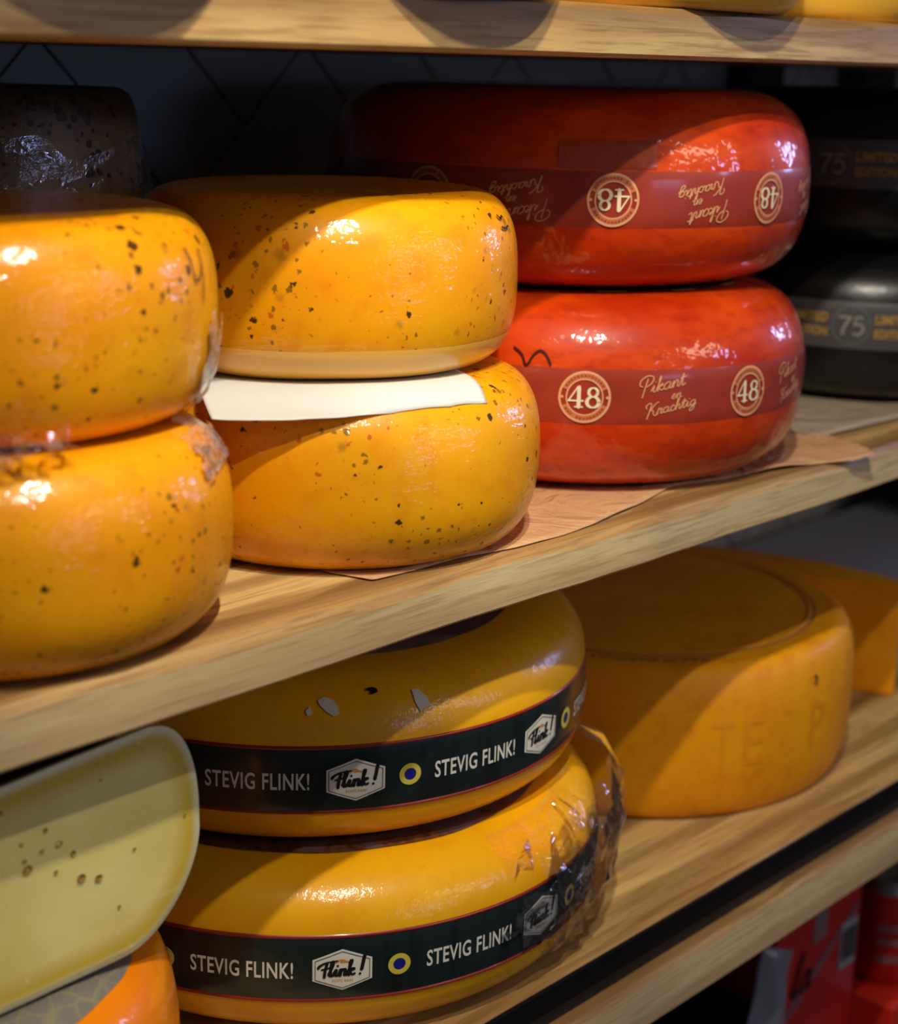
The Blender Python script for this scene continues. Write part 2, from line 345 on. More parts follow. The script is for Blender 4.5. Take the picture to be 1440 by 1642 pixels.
# ---------------------------------------------------------------- cheese wheel geometry
class Wheel:
    def __init__(s, R, H, c, p, dent=.0, seed=0, fq=9):
        s.R, s.H, s.c, s.p, s.dent, s.seed, s.fq = R, H, c, p, dent, seed, fq
    def d(s, th, r, z):
        if not s.dent: return 0
        q = Vector((r*cos(th)*s.fq, r*sin(th)*s.fq, z*s.fq*1.3+s.seed*7.3))
        return s.dent*(noise.noise(q)*1.4+.5*noise.noise(q*2.7))
    def ring(s, a):
        ca = abs(cos(a))**(2/s.p); sa = abs(sin(a))**(2/s.p)*(1 if a >= 0 else -1)
        return s.R*s.c+s.R*(1-s.c)*ca, s.H/2+s.H/2*sa
    def rz(s, z):
        t = min(abs((z-s.H/2)/(s.H/2)), .9999)
        return s.R*s.c+s.R*(1-s.c)*(1-t**s.p)**(1/s.p)
    def pt(s, th, z, eps=.0004):
        z = max(.0002, min(s.H-.0002, z)); h = .0005
        r = s.rz(z); dr = (s.rz(min(z+h, s.H-.0001))-s.rz(max(z-h, .0001)))/(2*h)
        nr, nz = 1/sqrt(1+dr*dr), -dr/sqrt(1+dr*dr)
        e = eps+s.d(th, r, z)
        r2 = r+nr*e; z2 = z+nz*e
        return (r2*cos(th), r2*sin(th), z2)
    def body(s, name, mat, loc, seg=200, nv=34):
        V = []; F = []; rings = []
        A = [-pi/2+pi*i/nv for i in range(nv+1)]
        prof = [(s.R*s.c*k/4, 0.0) for k in range(1, 4)]+[s.ring(a) for a in A]+[(s.R*s.c*k/4, s.H) for k in range(3, 0, -1)]
        n = len(prof)
        for j, (r, z) in enumerate(prof):
            r0, z0 = prof[max(j-1, 0)]; r1, z1 = prof[min(j+1, n-1)]
            tx, tz = r1-r0, z1-z0; L = math.hypot(tx, tz) or 1; nr, nz = tz/L, -tx/L
            for i in range(seg):
                th = 2*pi*i/seg
                e = s.d(th, r, z)*(1 if .004 < z < s.H-.004 else .15)
                V.append(((r+nr*e)*cos(th), (r+nr*e)*sin(th), max(z+nz*e, 0) if z < .01 else z+nz*e))
        for j in range(n-1):
            for i in range(seg):
                k = (i+1) % seg; F.append((j*seg+i, j*seg+k, (j+1)*seg+k, (j+1)*seg+i))
        b = len(V); V.append((0, 0, 0)); V.append((0, 0, s.H))
        for i in range(seg):
            k = (i+1) % seg; F.append((b, k, i)); F.append((b+1, (n-1)*seg+i, (n-1)*seg+k))
        return mesh(name, V, F, mat, loc=loc)
    def band(s, name, z0, z1, mat, parent, eps=.0005, t0=0, t1=2*pi, seg=200, nz=10, fun=None):
        V = []; F = []; cl = abs(t1-t0-2*pi) < 1e-6
        m = seg if cl else seg+1
        for j in range(nz+1):
            for i in range(m):
                th = t0+(t1-t0)*i/seg; z = z0+(z1-z0)*j/nz
                e = eps if 0 < j < nz else eps*.1
                V.append(s.pt(th, z, e if not fun else fun(th, z, e)))
        for j in range(nz):
            for i in range(seg):
                k = (i+1) % m; F.append((j*m+i, j*m+k, (j+1)*m+k, (j+1)*m+i))
        return mesh(name, V, F, mat, parent)
    def wrap(s, name, shp, th0, z0, mat, parent, eps=.0009, flip=False, Rr=None):
        V2, F2 = shp; Rr = Rr or s.R; sg = -1 if flip else 1
        V = [s.pt(th0+sg*x/Rr, z0+sg*y, eps) for x, y in V2]
        return mesh(name, V, F2, mat, parent, smooth=False)

# ---------------------------------------------------------------- flat 2D shapes: text, strokes, rings
def tri_split(V, F, maxl):
    """subdivide long faces so that wrapped shapes follow curved surfaces"""
    V = list(V); out = []; stack = []
    for f in F:
        for i in range(1, len(f)-1): stack.append((f[0], f[i], f[i+1]))
    mid = {}
    while stack:
        a, b, c = stack.pop(); L = [(math.dist(V[a], V[b]), a, b, c), (math.dist(V[b], V[c]), b, c, a), (math.dist(V[c], V[a]), c, a, b)]
        l, p, q, r = max(L)
        if l <= maxl: out.append((a, b, c)); continue
        k = (min(p, q), max(p, q))
        if k not in mid: V.append(((V[p][0]+V[q][0])/2, (V[p][1]+V[q][1])/2)); mid[k] = len(V)-1
        m = mid[k]; stack.append((p, m, r)); stack.append((m, q, r))
    return V, out
def text2d(body, width, height, bold=.02, spacing=1.0):
    """built-in font text as a flat mesh, centred, fitted to width x height (cap height)"""
    c = bpy.data.curves.new('t', 'FONT'); c.body = body; c.size = 1; c.offset = bold; c.resolution_u = 3; c.space_character = spacing
    o = bpy.data.objects.new('t', c); me = o.to_mesh()
    V = [(v.co.x, v.co.y) for v in me.vertices]; F = [tuple(p.vertices) for p in me.polygons]
    o.to_mesh_clear(); bpy.data.objects.remove(o); bpy.data.curves.remove(c)
    xs = [v[0] for v in V]; ys = [v[1] for v in V]
    sx = width/(max(xs)-min(xs)); sy = height/(max(ys)-min(ys)); mx = (max(xs)+min(xs))/2; my = (max(ys)+min(ys))/2
    return tri_split([((x-mx)*sx, (y-my)*sy) for x, y in V], F, .004)
def poly(pts): return tri_split(pts, [tuple(range(len(pts)))], .005)
def ring2d(r0, r1, n=40, a0=0, a1=2*pi, sx=1):
    V = []; F = []
    for i in range(n+1):
        a = a0+(a1-a0)*i/n; V += [(r0*cos(a)*sx, r0*sin(a)), (r1*cos(a)*sx, r1*sin(a))]
    for i in range(n): F.append((2*i, 2*i+1, 2*i+3, 2*i+2))
    return V, F
def crom(P, k=6):
    if len(P) < 3: return P
    Q = [P[0]]+list(P)+[P[-1]]; out = []
    for i in range(1, len(Q)-2):
        for j in range(k):
            t = j/k; a, b, c, d = Q[i-1], Q[i], Q[i+1], Q[i+2]
            out.append(tuple(.5*(2*b[q]+(c[q]-a[q])*t+(2*a[q]-5*b[q]+4*c[q]-d[q])*t*t+(3*b[q]-a[q]-3*c[q]+d[q])*t**3) for q in (0, 1)))
    out.append(P[-1]); return out
def stroke(P, w, sm=True, wf=None):
    if sm: P = crom(P)
    V = []; F = []; n = len(P)
    for i, p in enumerate(P):
        a = P[max(i-1, 0)]; b = P[min(i+1, n-1)]; dx, dy = b[0]-a[0], b[1]-a[1]; L = math.hypot(dx, dy) or 1
        ww = w/2*(wf(i/(n-1), dx/L, dy/L) if wf else 1)
        V += [(p[0]-dy/L*ww, p[1]+dx/L*ww), (p[0]+dy/L*ww, p[1]-dx/L*ww)]
    for i in range(n-1): F.append((2*i, 2*i+1, 2*i+3, 2*i+2))
    parts = [(V, F)]
    for q in (P[0], P[-1]):
        r = w/2*.9; parts.append(([(q[0]+r*cos(k*pi/4), q[1]+r*sin(k*pi/4)) for k in range(8)], [tuple(range(8))]))
    return join(parts)
GL = {
 'a': ([[(.8, .85), (.5, 1), (.15, .75), (.1, .3), (.35, 0), (.65, .25), (.8, .85), (.75, .2), (.95, .05), (1.1, .2)]], 1.0),
 'i': ([[(0, .2), (.3, .95), (.25, .2), (.45, .03), (.65, .25)], [(.38, 1.4), (.41, 1.43)]], .6),
 'k': ([[(0, .2), (.35, 1.7), (.33, 2.1), (.2, 1.7), (.2, 0)], [(.2, .5), (.55, .95), (.7, .8), (.3, .5), (.6, .05), (.85, .2)]], .8),
 'n': ([[(0, .2), (.2, .95), (.2, 0)], [(.2, .5), (.5, .95), (.7, .8), (.65, .2), (.8, .03), (1, .2)]], .95),
 't': ([[(0, .2), (.35, 1.7), (.3, .2), (.5, .03), (.7, .2)], [(.02, 1.1), (.7, 1.18)]], .65),
 'e': ([[(0, .3), (.5, .6), (.5, .95), (.25, .95), (.1, .5), (.25, .05), (.6, .1), (.8, .3)]], .75),
 'r': ([[(0, .2), (.2, 1.05), (.3, .85), (.6, .9), (.5, .2), (.65, .03), (.8, .2)]], .75),
 'c': ([[(.65, .8), (.4, 1), (.12, .6), (.2, .1), (.5, .03), (.75, .25)]], .7),
 'h': ([[(0, .2), (.38, 1.7), (.33, 2.1), (.2, 1.7), (.2, 0)], [(.2, .5), (.5, .95), (.65, .8), (.62, .2), (.75, .03), (.95, .2)]], .9),
 'g': ([[(.75, .85), (.45, 1), (.12, .7), (.15, .2), (.45, .05), (.7, .4), (.78, .9), (.7, -.5), (.4, -.95), (.1, -.7), (.4, -.2), (.95, .2)]], .95),
 'l': ([[(0, .2), (.38, 1.7), (.33, 2.1), (.18, 1.6), (.2, .2), (.35, .03), (.55, .2)]], .5),
 'P': ([[(.78, 2.1), (.62, 1), (.45, -.5)], [(.3, 1.1), (-.05, 1.4), (0, 2.1), (.7, 2.55), (1.4, 2.2), (1.35, 1.5), (.95, 1.1), (.65, 1.0)]], 1.35),
 'K': ([[(.1, 1.4), (-.05, 1.9), (.3, 2.3), (.65, 2.1), (.55, .8), (.4, -.5)], [(1.6, 2.25), (1.2, 1.95), (.65, 1.0), (1.0, .9), (1.2, .1), (1.5, -.15), (1.8, .2)]], 1.65),
 'F': ([[(-.1, 1.2), (.1, 1.55), (.8, 1.95), (1.9, 2.1)], [(.85, 1.85), (.72, .9), (.7, -.1)], [(.35, 1.0), (1.15, 1.2)]], 1.15),
 '!': ([[(.5, 2.6), (.28, .65)], [(.12, .1), (.16, .12)]], .5)}
def script(word, size, w, slant=.25, gap=0, heavy=False, xs=1):
    parts = []; x = 0
    for ch in word:
        st, adv = GL[ch]
        for s_ in st:
            P = [((x+a+slant*b)*size*xs, b*size) for a, b in s_]
            wf = (lambda t, dx, dy: .55+.75*abs(dy)) if heavy else None
            parts.append(stroke(P, w, len(P) > 2, wf))
        x += adv+gap
    return join(parts), x*size*xs
def tf(shp, dx, dy, rot=0):
    c, s_ = cos(rot), sin(rot); return [(x*c-y*s_+dx, x*s_+y*c+dy) for x, y in shp[0]], shp[1]
def pikant():
    s_ = .0047; w = .00085
    a = tf(script('Pikant', s_, w, xs=1.38)[0], -.0265, .0020, .2)
    b = tf(script('en', s_*.72, w*.85, xs=1.4)[0], -.0025, -.0014, .2)
    c = tf(script('Krachtig', s_*.80, w, xs=1.46)[0], -.0215, -.0136, .2)
    return join([a, b, c])
def f48():
    s_ = .0142; p = []
    t = lambda P: [((x-.9)*s_*.88, (y-.5)*s_) for x, y in P]
    p.append(stroke(t([(.50, 1), (.02, .33)]), .0011, False)); p.append(stroke(t([(.0, .32), (.82, .32)]), .0013, False))
    p.append(stroke(t([(.58, 1.0), (.58, 0)]), .0027, False)); p.append(stroke(t([(.36, .01), (.80, .01)]), .0011, False))
    o = lambda cx, cy, rx, ry: t([(cx+rx*cos(2*pi*k/16), cy+ry*sin(2*pi*k/16)) for k in range(17)])
    p.append(stroke(o(1.37, .76, .25, .22), .0018, True, lambda q, dx, dy: .55+.65*abs(dy)))
    p.append(stroke(o(1.37, .27, .33, .27), .0022, True, lambda q, dx, dy: .5+.7*abs(dy)))
    return join(p)
SH48 = f48(); PIK = pikant()
RINGS = join([ring2d(.0168, .0184), ring2d(.0122, .0132), ([(-.0158+.0011*cos(k*pi/4), .0011*sin(k*pi/4)) for k in range(8)], [tuple(range(8))]), ([(.0158+.0011*cos(k*pi/4), .0011*sin(k*pi/4)) for k in range(8)], [tuple(range(8))])])
def ticks():
    rr = random.Random(4); p = []
    for a0, a1 in ((.5, 2.64), (3.64, 5.78)):
        p.append(ring2d(.0132, .0168, 24, a0-.12, a1+.12))
    return join(p)
def tickmarks():
    rr = random.Random(4); p = []
    for a0, a1 in ((.5, 2.64), (3.64, 5.78)):
        n = 13
        for i in range(n):
            a = a0+(a1-a0)*(i+.5)/n
            if rr.random() < .12: continue
            for da in (-.035, .035):
                p.append(ring2d(.0141, .0160, 1, a+da-.014, a+da+.014))
            p.append(ring2d(.0147+.0008*rr.random(), .0153+.0006*rr.random(), 1, a-.035, a+.035))
    return join(p)
TK = ticks(); TKM = tickmarks()
HEXO = poly([(-.0193, -.0076), (0, -.0147), (.0193, -.0076), (.0193, .0076), (0, .0147), (-.0193, .0076)])
def hexline():
    P = [(-.0176, -.0067), (0, -.0131), (.0176, -.0067), (.0176, .0067), (0, .0131), (-.0176, .0067)]
    return join([stroke([P[i], ((P[i][0]+P[(i+1) % 6][0])/2, (P[i][1]+P[(i+1) % 6][1])/2), P[(i+1) % 6]], .0005, False) for i in range(6)])
HEXL = hexline()
def flink():
    sh, L = script('Flink', .0052, .0016, .12, .0, True, 1.12)
    ex, _ = script('!', .0052, .0019, .12, 0, True)
    return join([tf(sh, -.0158, -.0046, .03), tf(ex, .0105, -.0040, .03)])
FL = flink(); ECHTE = text2d('ECHTE KAAS', .0135, .0018, .01, 1.2)
CURL = join([stroke([(-.004, .0058), (-.001, .0072), (.002, .0064)], .0012), stroke([(-.001, .0058), (.002, .0060), (.0042, .0056)], .001)])
STEVIG = text2d('STEVIG FLINK!', .068, .0118, .016, 1.08)
SEALY = ring2d(.0042, .0076, 32); SEALB = ([(.0046*cos(k*pi/8)*(1 if k % 2 else .86), .0046*sin(k*pi/8)*(1 if k % 2 else .86)) for k in range(16)], [tuple(range(16))])

def facets(W, name, parent, mat, t0, t1, z0, z1, n, m, ef, keep, seed, jit=.0015):
    """a crumpled sheet of clear plastic: flat facets with sharp creases, lying over the wheel"""
    rr = random.Random(seed); V = []; F = []
    for j in range(m+1):
        for i in range(n+1):
            u = (i+rr.uniform(-.38, .38)*(0 < i < n))/n; v = (j+rr.uniform(-.38, .38)*(0 < j < m))/m
            V.append(W.pt(t0+(t1-t0)*u, z0+(z1-z0)*v, max(.0010, ef(u, v)+abs(rr.gauss(0, jit)))))
    for j in range(m):
        for i in range(n):
            u, v = (i+.5)/n, (j+.5)/m
            if not keep(u, v): continue
            a = j*(n+1)+i
            if rr.random() < .5: F += [(a, a+1, a+n+2), (a, a+n+2, a+n+1)]
            else: F += [(a, a+1, a+n+1), (a+1, a+n+2, a+n+1)]
    o = mesh(name, V, F, mat, parent, smooth=False)
    sm = o.modifiers.new('soft', 'SUBSURF'); sm.levels = 2; sm.render_levels = 2; sm.subdivision_type = 'SIMPLE'
    return o
def film_patch(W, parent, t0, t1, z0, z1, mat, amp=.003, base=.002, seed=0, n=16, m=9, name='plastic_film', fq=40):
    return facets(W, name, parent, mat, t0, t1, z0, z1, n, m, lambda u, v: base+amp*.5*(1+noise.noise(Vector((u*4, v*3, seed)))),
                  lambda u, v: min(u, 1-u, v, 1-v) > .10+.16*noise.noise(Vector((u*4, v*4, seed*1.7))), seed, amp*.35)

# ---------------------------------------------------------------- herb cheeses
ZM = -.300; ZL = -.6275
YW = [Wheel(r_, h_, .6875, 2.73, .0012, k) for k, (r_, h_) in enumerate(((.1324, .1113), (.1262, .1109), (.127, .1099), (.1335, .1114)))]
def herb(k, x, y, z, label):
    o = YW[k].body('herb_cheese_wheel', HERB, (x, y, z)); tag(o, label, 'cheese wheel', 'glossy orange herb cheese wheels'); return o
y2 = herb(1, .4710, .7642, ZM, 'glossy orange herb cheese wheel at the far left, bottom of its stack')
y1 = herb(0, .4786, .7931, ZM+.1111, 'glossy orange herb cheese wheel at the far left, resting on another herb wheel')
y4 = herb(3, .7386, .7812, ZM, 'glossy orange herb cheese wheel underneath the folded white paper')
y3 = herb(2, .7469, .8031, ZM+.1121, 'glossy orange herb cheese wheel sitting on top of the white paper')
R_ = radians
def mark(name, W, parent, strokes, w, mat=INK, eps=.0012):
    parts = []
    for P in strokes:   # points given as (theta deg, z)
        parts.append(stroke([(R_(t)*W.R, z) for t, z in P], w))
    sh = join(parts); return W.wrap(name, sh, 0, 0, mat, parent, eps)
mark('ink_mark', YW[0], y1, [[(-64.5, .094), (-63.6, .088), (-63.2, .080), (-62.0, .0775), (-59.5, .0805), (-58.8, .084)], [(-57.8, .092), (-58.3, .080), (-59.2, .067)]], .0013)
mark('ink_mark', YW[2], y3, [[(-70, .0965), (-68.5, .0945), (-66.5, .0955), (-66, .091)], [(-70, .0895), (-67, .0885), (-64.5, .0895), (-63.8, .086)]], .0014)
mark('ink_mark', YW[1], y2, [[(-57.5, .1045), (-56, .1005), (-54.0, .0995), (-51.5, .1010), (-50, .0985), (-51, .0955)]], .0013)
mark('ink_mark', YW[1], y2, [[(-38, .094), (-35.5, .089), (-34.5, .081)]], .0016)
film_patch(YW[0], y1, R_(-62), R_(-38), .004, .060, FILMW, .0018, .0008, 3, fq=60)
film_patch(YW[1], y2, R_(-66), R_(-28), .088, .1108, FILMW, .0022, .0006, 5, fq=60)
film_patch(YW[1], y2, R_(-140), R_(-98), .1040, .1109, FILMC, .010, .003, 8, 14, 4)
YW[2].band('film_seam', .0008, .0215, (lambda: (lambda m: (m.set(Base_Color=lin(232, 172, 66), Roughness=.4, Coat_Weight=.6), m.m)[1])(N('pale_seam')))(), y3, .0005, R_(-175), R_(-40), 120, 8)

# folded white paper between the two herb wheels
def sheet(name, corners, n, m, zf, mat, thick, wob=.002, seed=0, front=None):
    A, B, C, D = [Vector(c) for c in corners]   # A front-left, B front-right, C back-right, D back-left
    V = []; F = []
    for j in range(m+1):
        for i in range(n+1):
            u, v = i/n, j/m
            f0 = A.lerp(B, u) if not front else Vector(front(u)); b0 = D.lerp(C, u); p = f0.lerp(b0, v)
            e = wob*noise.noise(Vector((u*5+seed, v*5, 2)))*(1-v*.6)
            V.append((p.x, p.y, zf(p.x, p.y, u, v)+0*e))
    for j in range(m):
        for i in range(n):
            a = j*(n+1)+i; F.append((a, a+1, a+n+2, a+n+1))
    o = mesh(name, V, F, mat)
    md = o.modifiers.new('solid', 'SOLIDIFY'); md.thickness = thick; md.offset = 0
    return o
zt = ZM+.1117
def wfront(u):
    P = [(.590, .7275), (.6039, .7113), (.6239, .6965), (.6476, .6850), (.6700, .6770), (.6926, .6680), (.717, .6608), (.7467, .6570)]
    t = u*7; i = min(int(t), 6); f = t-i; return (P[i][0]*(1-f)+P[i+1][0]*f, P[i][1]*(1-f)+P[i+1][1]*f)
def wz(x, y, u, v):
    a = min(1, v/.38); a = a*a*(3-2*a)*.6+a*.4
    z = ZM-.0 + (-.199-ZM)*(1-a)+(zt-ZM)*a
    r = math.hypot(x-.7386, y-.7812)
    if r < .128:
        W = YW[3]; t = max(0, (r-W.R*W.c)/(W.R-W.R*W.c)); z = max(z, ZM+W.H/2+W.H/2*(1-t**W.p)**(1/W.p)+.0007)
    return min(z, zt+.0003)+.0008*noise.noise(Vector((u*6, v*5, 1)))*max(0, 1-v*3)
pp = sheet('white_paper', [(.552, .69), (.703, .6215), (.800, .765), (.655, .845)], 70, 40, wz, WPAPER, .0003, front=wfront)
tag(pp, 'white paper sheet sticking out between the two middle herb cheese wheels', 'paper')

# ---------------------------------------------------------------- red wheels
RW = [Wheel(.190, .1429, .6135, 2.81, .0009, 11, 8), Wheel(.1758, .1415, .6135, 2.81, .0009, 12, 8)]
def redwheel(W, x, y, z, label, zc, thc, flip):
    o = W.body('red_cheese_wheel', RED, (x, y, z)); tag(o, label, 'cheese wheel', 'red waxed cheese wheels')
    bd = W.band('printed_band', zc-.0195, zc+.0195, REDBAND, o, .0005); bd['label'] = 'dusky red printed band'
    step = 40.5 if flip else 42.5
    for k in range(-1, 4):
        t = R_(thc+step*k)
        W.wrap('seal_print', RINGS, t, zc, TANP, bd, .0012, flip)
        W.wrap('seal_print', TK, t, zc, TANR, bd, .0011, flip)
        W.wrap('seal_print', TKM, t, zc, REDBAND, bd, .0014, flip)
        W.wrap('number_print', SH48, t, zc, CREAMP, bd, .0013, flip)
        tt = t+R_(21)*(1 if not flip else .93)
        W.wrap('script_print', PIK, tt, zc, TANP, bd, .0012, flip)
    return o
r2 = redwheel(RW[1], 1.0458, .8223, ZM+.0008, 'red waxed cheese wheel at the bottom of the red stack, band reading upright', .0748, -140.5, False)
r1 = redwheel(RW[0], 1.0595, .8554, ZM+.1430, 'red waxed cheese wheel on top of the red stack, band reading upside down', .0680, -131.2, True)
mark('ink_mark', RW[1], r2, [[(-157.5, .1065), (-155.5, .102), (-154.5, .0955), (-153.8, .0965), (-152.8, .102), (-151.3, .1055), (-149.8, .103), (-148.6, .0965)]], .0016, INKR)
RW[0].band('tape_patch', .0885, .1085, TAPE, r1, .0005, R_(-143), R_(-122), 40, 8)
# dark top label with small gold tabs on the lower red wheel
lab = mesh('top_label', *(lambda n, r: ([(0, 0, 0)]+[(r*cos(2*pi*k/n), r*sin(2*pi*k/n), 0) for k in range(n)], [(0, k+1, (k+1) % n+1) for k in range(n)]))(96, .118), plain('dark_label', lin(58, 40, 40), .4, coat=.3), r2, False, (0, 0, .1425))
lab['label'] = 'dark round label on top'
for a in (-132, -104, -76):
    t = R_(a); r = .119
    v = [(r*cos(t)-.011*sin(t)*q+cos(t)*s2_*.0035, r*sin(t)+.011*cos(t)*q+sin(t)*s2_*.0035, .1421) for q, s2_ in ((-1, -1), (1, -1), (1, 1), (-1, 1))]
    mesh('label_tab', v, [(0, 1, 2, 3)], plain('gold_tab', lin(196, 160, 60), .4), r2, False)['label'] = 'small gold tab'

# ---------------------------------------------------------------- black wheels
BW = Wheel(.186, .142, .522, 3.08, .0006, 31, 8)
def s75():
    s_ = .016; t = lambda P: [((x-.85)*s_*.85, (y-.5)*s_) for x, y in P]
    return join([stroke(t([(.05, .97), (.8, .97)]), .0020, False), stroke(t([(.78, .96), (.4, .4), (.3, 0)]), .0022), stroke(t([(1.6, .97), (1.1, .97)]), .0018, False),
                 stroke(t([(1.1, .97), (1.05, .55)]), .0012, False), stroke(t([(1.05, .55), (1.4, .62), (1.65, .35), (1.4, .02), (1.0, .05)]), .0020)])
S75 = s75(); LIM = text2d('LIMITED', .036, .0085, .03, 1.05); EDI = text2d('EDITION', .036, .0085, .03, 1.05); R75 = join([ring2d(.0165, .0180), ring2d(.0125, .0131)])
for k, (zz, lb) in enumerate(((ZM, 'black waxed cheese wheel with a grey band numbered 75, beside the red stack'), (ZM+.1445, 'black waxed cheese wheel in shade on top of the other black wheel'))):
    o = BW.body('black_cheese_wheel', BLACKW, (1.530, .838, zz)); tag(o, lb, 'cheese wheel', 'black waxed cheese wheels')
    bd = BW.band('printed_band', .0555, .0985, GREYBAND, o, .0005); bd['label'] = 'grey printed band'
    for q in range(4):
        t = R_(-154.8+q*24-24)
        if k == 1: t -= R_(9)
        BW.wrap('number_print', S75, t, .077, SILVP, bd, .0012); BW.wrap('seal_print', R75, t, .077, GREYP, bd, .0011)
        BW.wrap('word_print', LIM, t+R_(12), .0835, GOLDP, bd, .0012); BW.wrap('word_print', EDI, t+R_(12), .0705, GOLDP, bd, .0012)

# ---------------------------------------------------------------- banded yellow wheels (lower shelf)
FW = [Wheel(.2139, .1198, .6647, 3.23, .0005, 41, 6), Wheel(.2190, .1203, .6647, 3.23, .0005, 42, 6)]
def yellow(W, x, y, z, label, zc, th, n=4):
    o = W.body('banded_cheese_wheel', YEL, (x, y, z), 260); tag(o, label, 'cheese wheel', 'yellow cheese wheels with a dark green band')
    bd = W.band('printed_band', zc-.0228, zc+.0228, BAND, o, .0005, seg=260); bd['label'] = 'dark green band edged in dull red'
    for s_ in (-1, 1):
        W.band('band_border', zc+s_*.0228-.0013, zc+s_*.0228+.0013, BANDR, bd, .0009, seg=260, nz=3)
    st = 40.9
    for k in range(-1, n):
        t = th+st*k
        W.wrap('word_print', STEVIG, R_(t+9.0), zc, WHITEP, bd, .0011)
        h = R_(t+26.2)
        W.wrap('badge_print', HEXO, h, zc, WHITEP, bd, .0010)
        W.wrap('badge_outline', HEXL, h, zc, GREYP, bd, .0013); W.wrap('badge_script', FL, h, zc, BLACKP, bd, .0014)
        W.wrap('badge_words', tf(ECHTE, 0, -.0073), h, zc, ORP, bd, .0014); W.wrap('badge_curl', CURL, h, zc, ORP, bd, .0013)
        q = R_(t+36.0); W.wrap('seal_print', SEALY, q, zc, YELP, bd, .0012); W.wrap('seal_print', SEALB, q, zc, BLUEP, bd, .0011)
    return o
f2 = yellow(FW[1], .7996, .8705, ZL, 'yellow cheese wheel with dark green band, bottom of its stack, partly wrapped in clear plastic', .0600, -153.6)
f1 = yellow(FW[0], .8146, .8946, ZL+.1206, 'yellow cheese wheel with dark green band, lying on another banded wheel under the shelf edge', .0565, -149.8)
def cap_label(name, W, r, mat, parent, n=120, wob=.0015, eps=.0006):
    V = [(0, 0, W.H+eps)]; F = []; Rc = W.R*W.c; rings = 14
    for q in range(1, rings+1):
        for k in range(n):
            a = 2*pi*k/n; rr = (r+wob*noise.noise(Vector((cos(a)*3, sin(a)*3, 4))))*q/rings
            t = max(0, (rr-Rc)/(W.R-Rc)); z = W.H/2+W.H/2*(1-t**W.p)**(1/W.p)
            V.append((rr*cos(a), rr*sin(a), z+eps+(W.d(a, rr, z) if t > 0 else 0)))
    F = [(0, k+1, (k+1) % n+1) for k in range(n)]
    for q in range(rings-1):
        for k in range(n):
            F.append((1+q*n+k, 1+(q+1)*n+k, 1+(q+1)*n+(k+1) % n, 1+q*n+(k+1) % n))
    return mesh(name, V, F, mat, parent)
cap_label('top_label', FW[1], .174, LABF, f2)['label'] = 'brown picture label on top'
cap_label('top_label', FW[0], .156, LABP, f1)['label'] = 'purple-brown picture label on top'
def chip(W, parent, pts, mat, name):
    sh = tri_split([(R_(t)*W.R, z) for t, z in pts], [tuple(range(len(pts)))], .004); W.wrap(name, sh, 0, 0, mat, parent, .0009)
chip(FW[0], f1, [(-130.2, .1070), (-129.0, .1085), (-127.6, .1075), (-126.7, .1045), (-126.4, .0995), (-127.4, .0985), (-128.6, .1010), (-129.8, .1045)], CHIP, 'paper_scrap')
chip(FW[0], f1, [(-132.4, .1015), (-131.5, .1045), (-131.2, .1000), (-132.0, .0990)], CHIP, 'paper_scrap')
chip(FW[0], f1, [(-112.2, .1085), (-110.8, .1085), (-109.5, .1035), (-109.3, .0990), (-110.6, .0985), (-111.4, .0960), (-112.1, .1020)], CHIP, 'paper_scrap')
mark('ink_mark', FW[0], f1, [[(-120.8, .1105), (-119.6, .1108), (-118.9, .1097), (-120.2, .1088)], [(-120.0, .1098), (-119.0, .1096)]], .0012)
# loose clear plastic over the right side of the lower banded wheel
def loose(W, parent):
    def ef(u, v):
        sw = max(0, min(1, (u-.30)/.5)); sw = sw*sw*(3-2*sw)
        return .0012+.0012*u+sw*(.004+.020*v)*(1+.3*noise.noise(Vector((u*3, v*2, 5))))
    def keep(u, v):
        return u > .22+.16*noise.noise(Vector((u*3, v*3.5, 7)))+.34*max(0, .5-v) and v < .96+.1*noise.noise(Vector((u*5, 1, 3)))
    o = facets(W, 'plastic_film', parent, FILM, R_(-106), R_(-38), .018, .1165, 24, 11, ef, keep, 12, .0024); o['label'] = 'crinkled clear plastic film'
loose(FW[1], f2)

# ---------------------------------------------------------------- big orange wheel with ring on its top
OW = Wheel(.2076, .1413, .885, 2.6, .0012, 51, 7)
o1 = OW.body('orange_cheese_wheel', ORG, (1.236, .8924, ZL), 220); tag(o1, 'large plain orange cheese wheel with a pressed ring on its flat top', 'cheese wheel')
def torus(name, R, r, z, mat, parent, n=120, m=8):
    V = []; F = []
    for i in range(n):
        for j in range(m):
            a, b = 2*pi*i/n, 2*pi*j/m; V.append(((R+r*cos(b))*cos(a), (R+r*cos(b))*sin(a), z+r*.6*sin(b)))
    for i in range(n):
        for j in range(m):
            F.append((i*m+j, ((i+1) % n)*m+j, ((i+1) % n)*m+(j+1) % m, i*m+(j+1) % m))
    return mesh(name, V, F, mat, parent)
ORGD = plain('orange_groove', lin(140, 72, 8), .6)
ORGE = plain('orange_impression', lin(229, 146, 2), .5)
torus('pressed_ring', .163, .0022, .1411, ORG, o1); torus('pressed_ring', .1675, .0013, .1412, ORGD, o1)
for ch, t in (('T', -121.2), ('E', -112.8), ('P', -91.5)):
    OW.wrap('pressed_letter', text2d(ch, .020, .042, .0), R_(t), .074, ORGE, o1, .0006)
top = text2d('NOORDE PLAAT', .10, .009, .0)
def onring(shp, r0, t0, z):
    return [((r0+y)*cos(t0+x/r0), (r0+y)*sin(t0+x/r0), z) for x, y in shp[0]], shp[1]
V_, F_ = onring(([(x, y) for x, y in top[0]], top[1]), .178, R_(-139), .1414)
mesh('pressed_words', V_, F_, ORGD, o1, False)
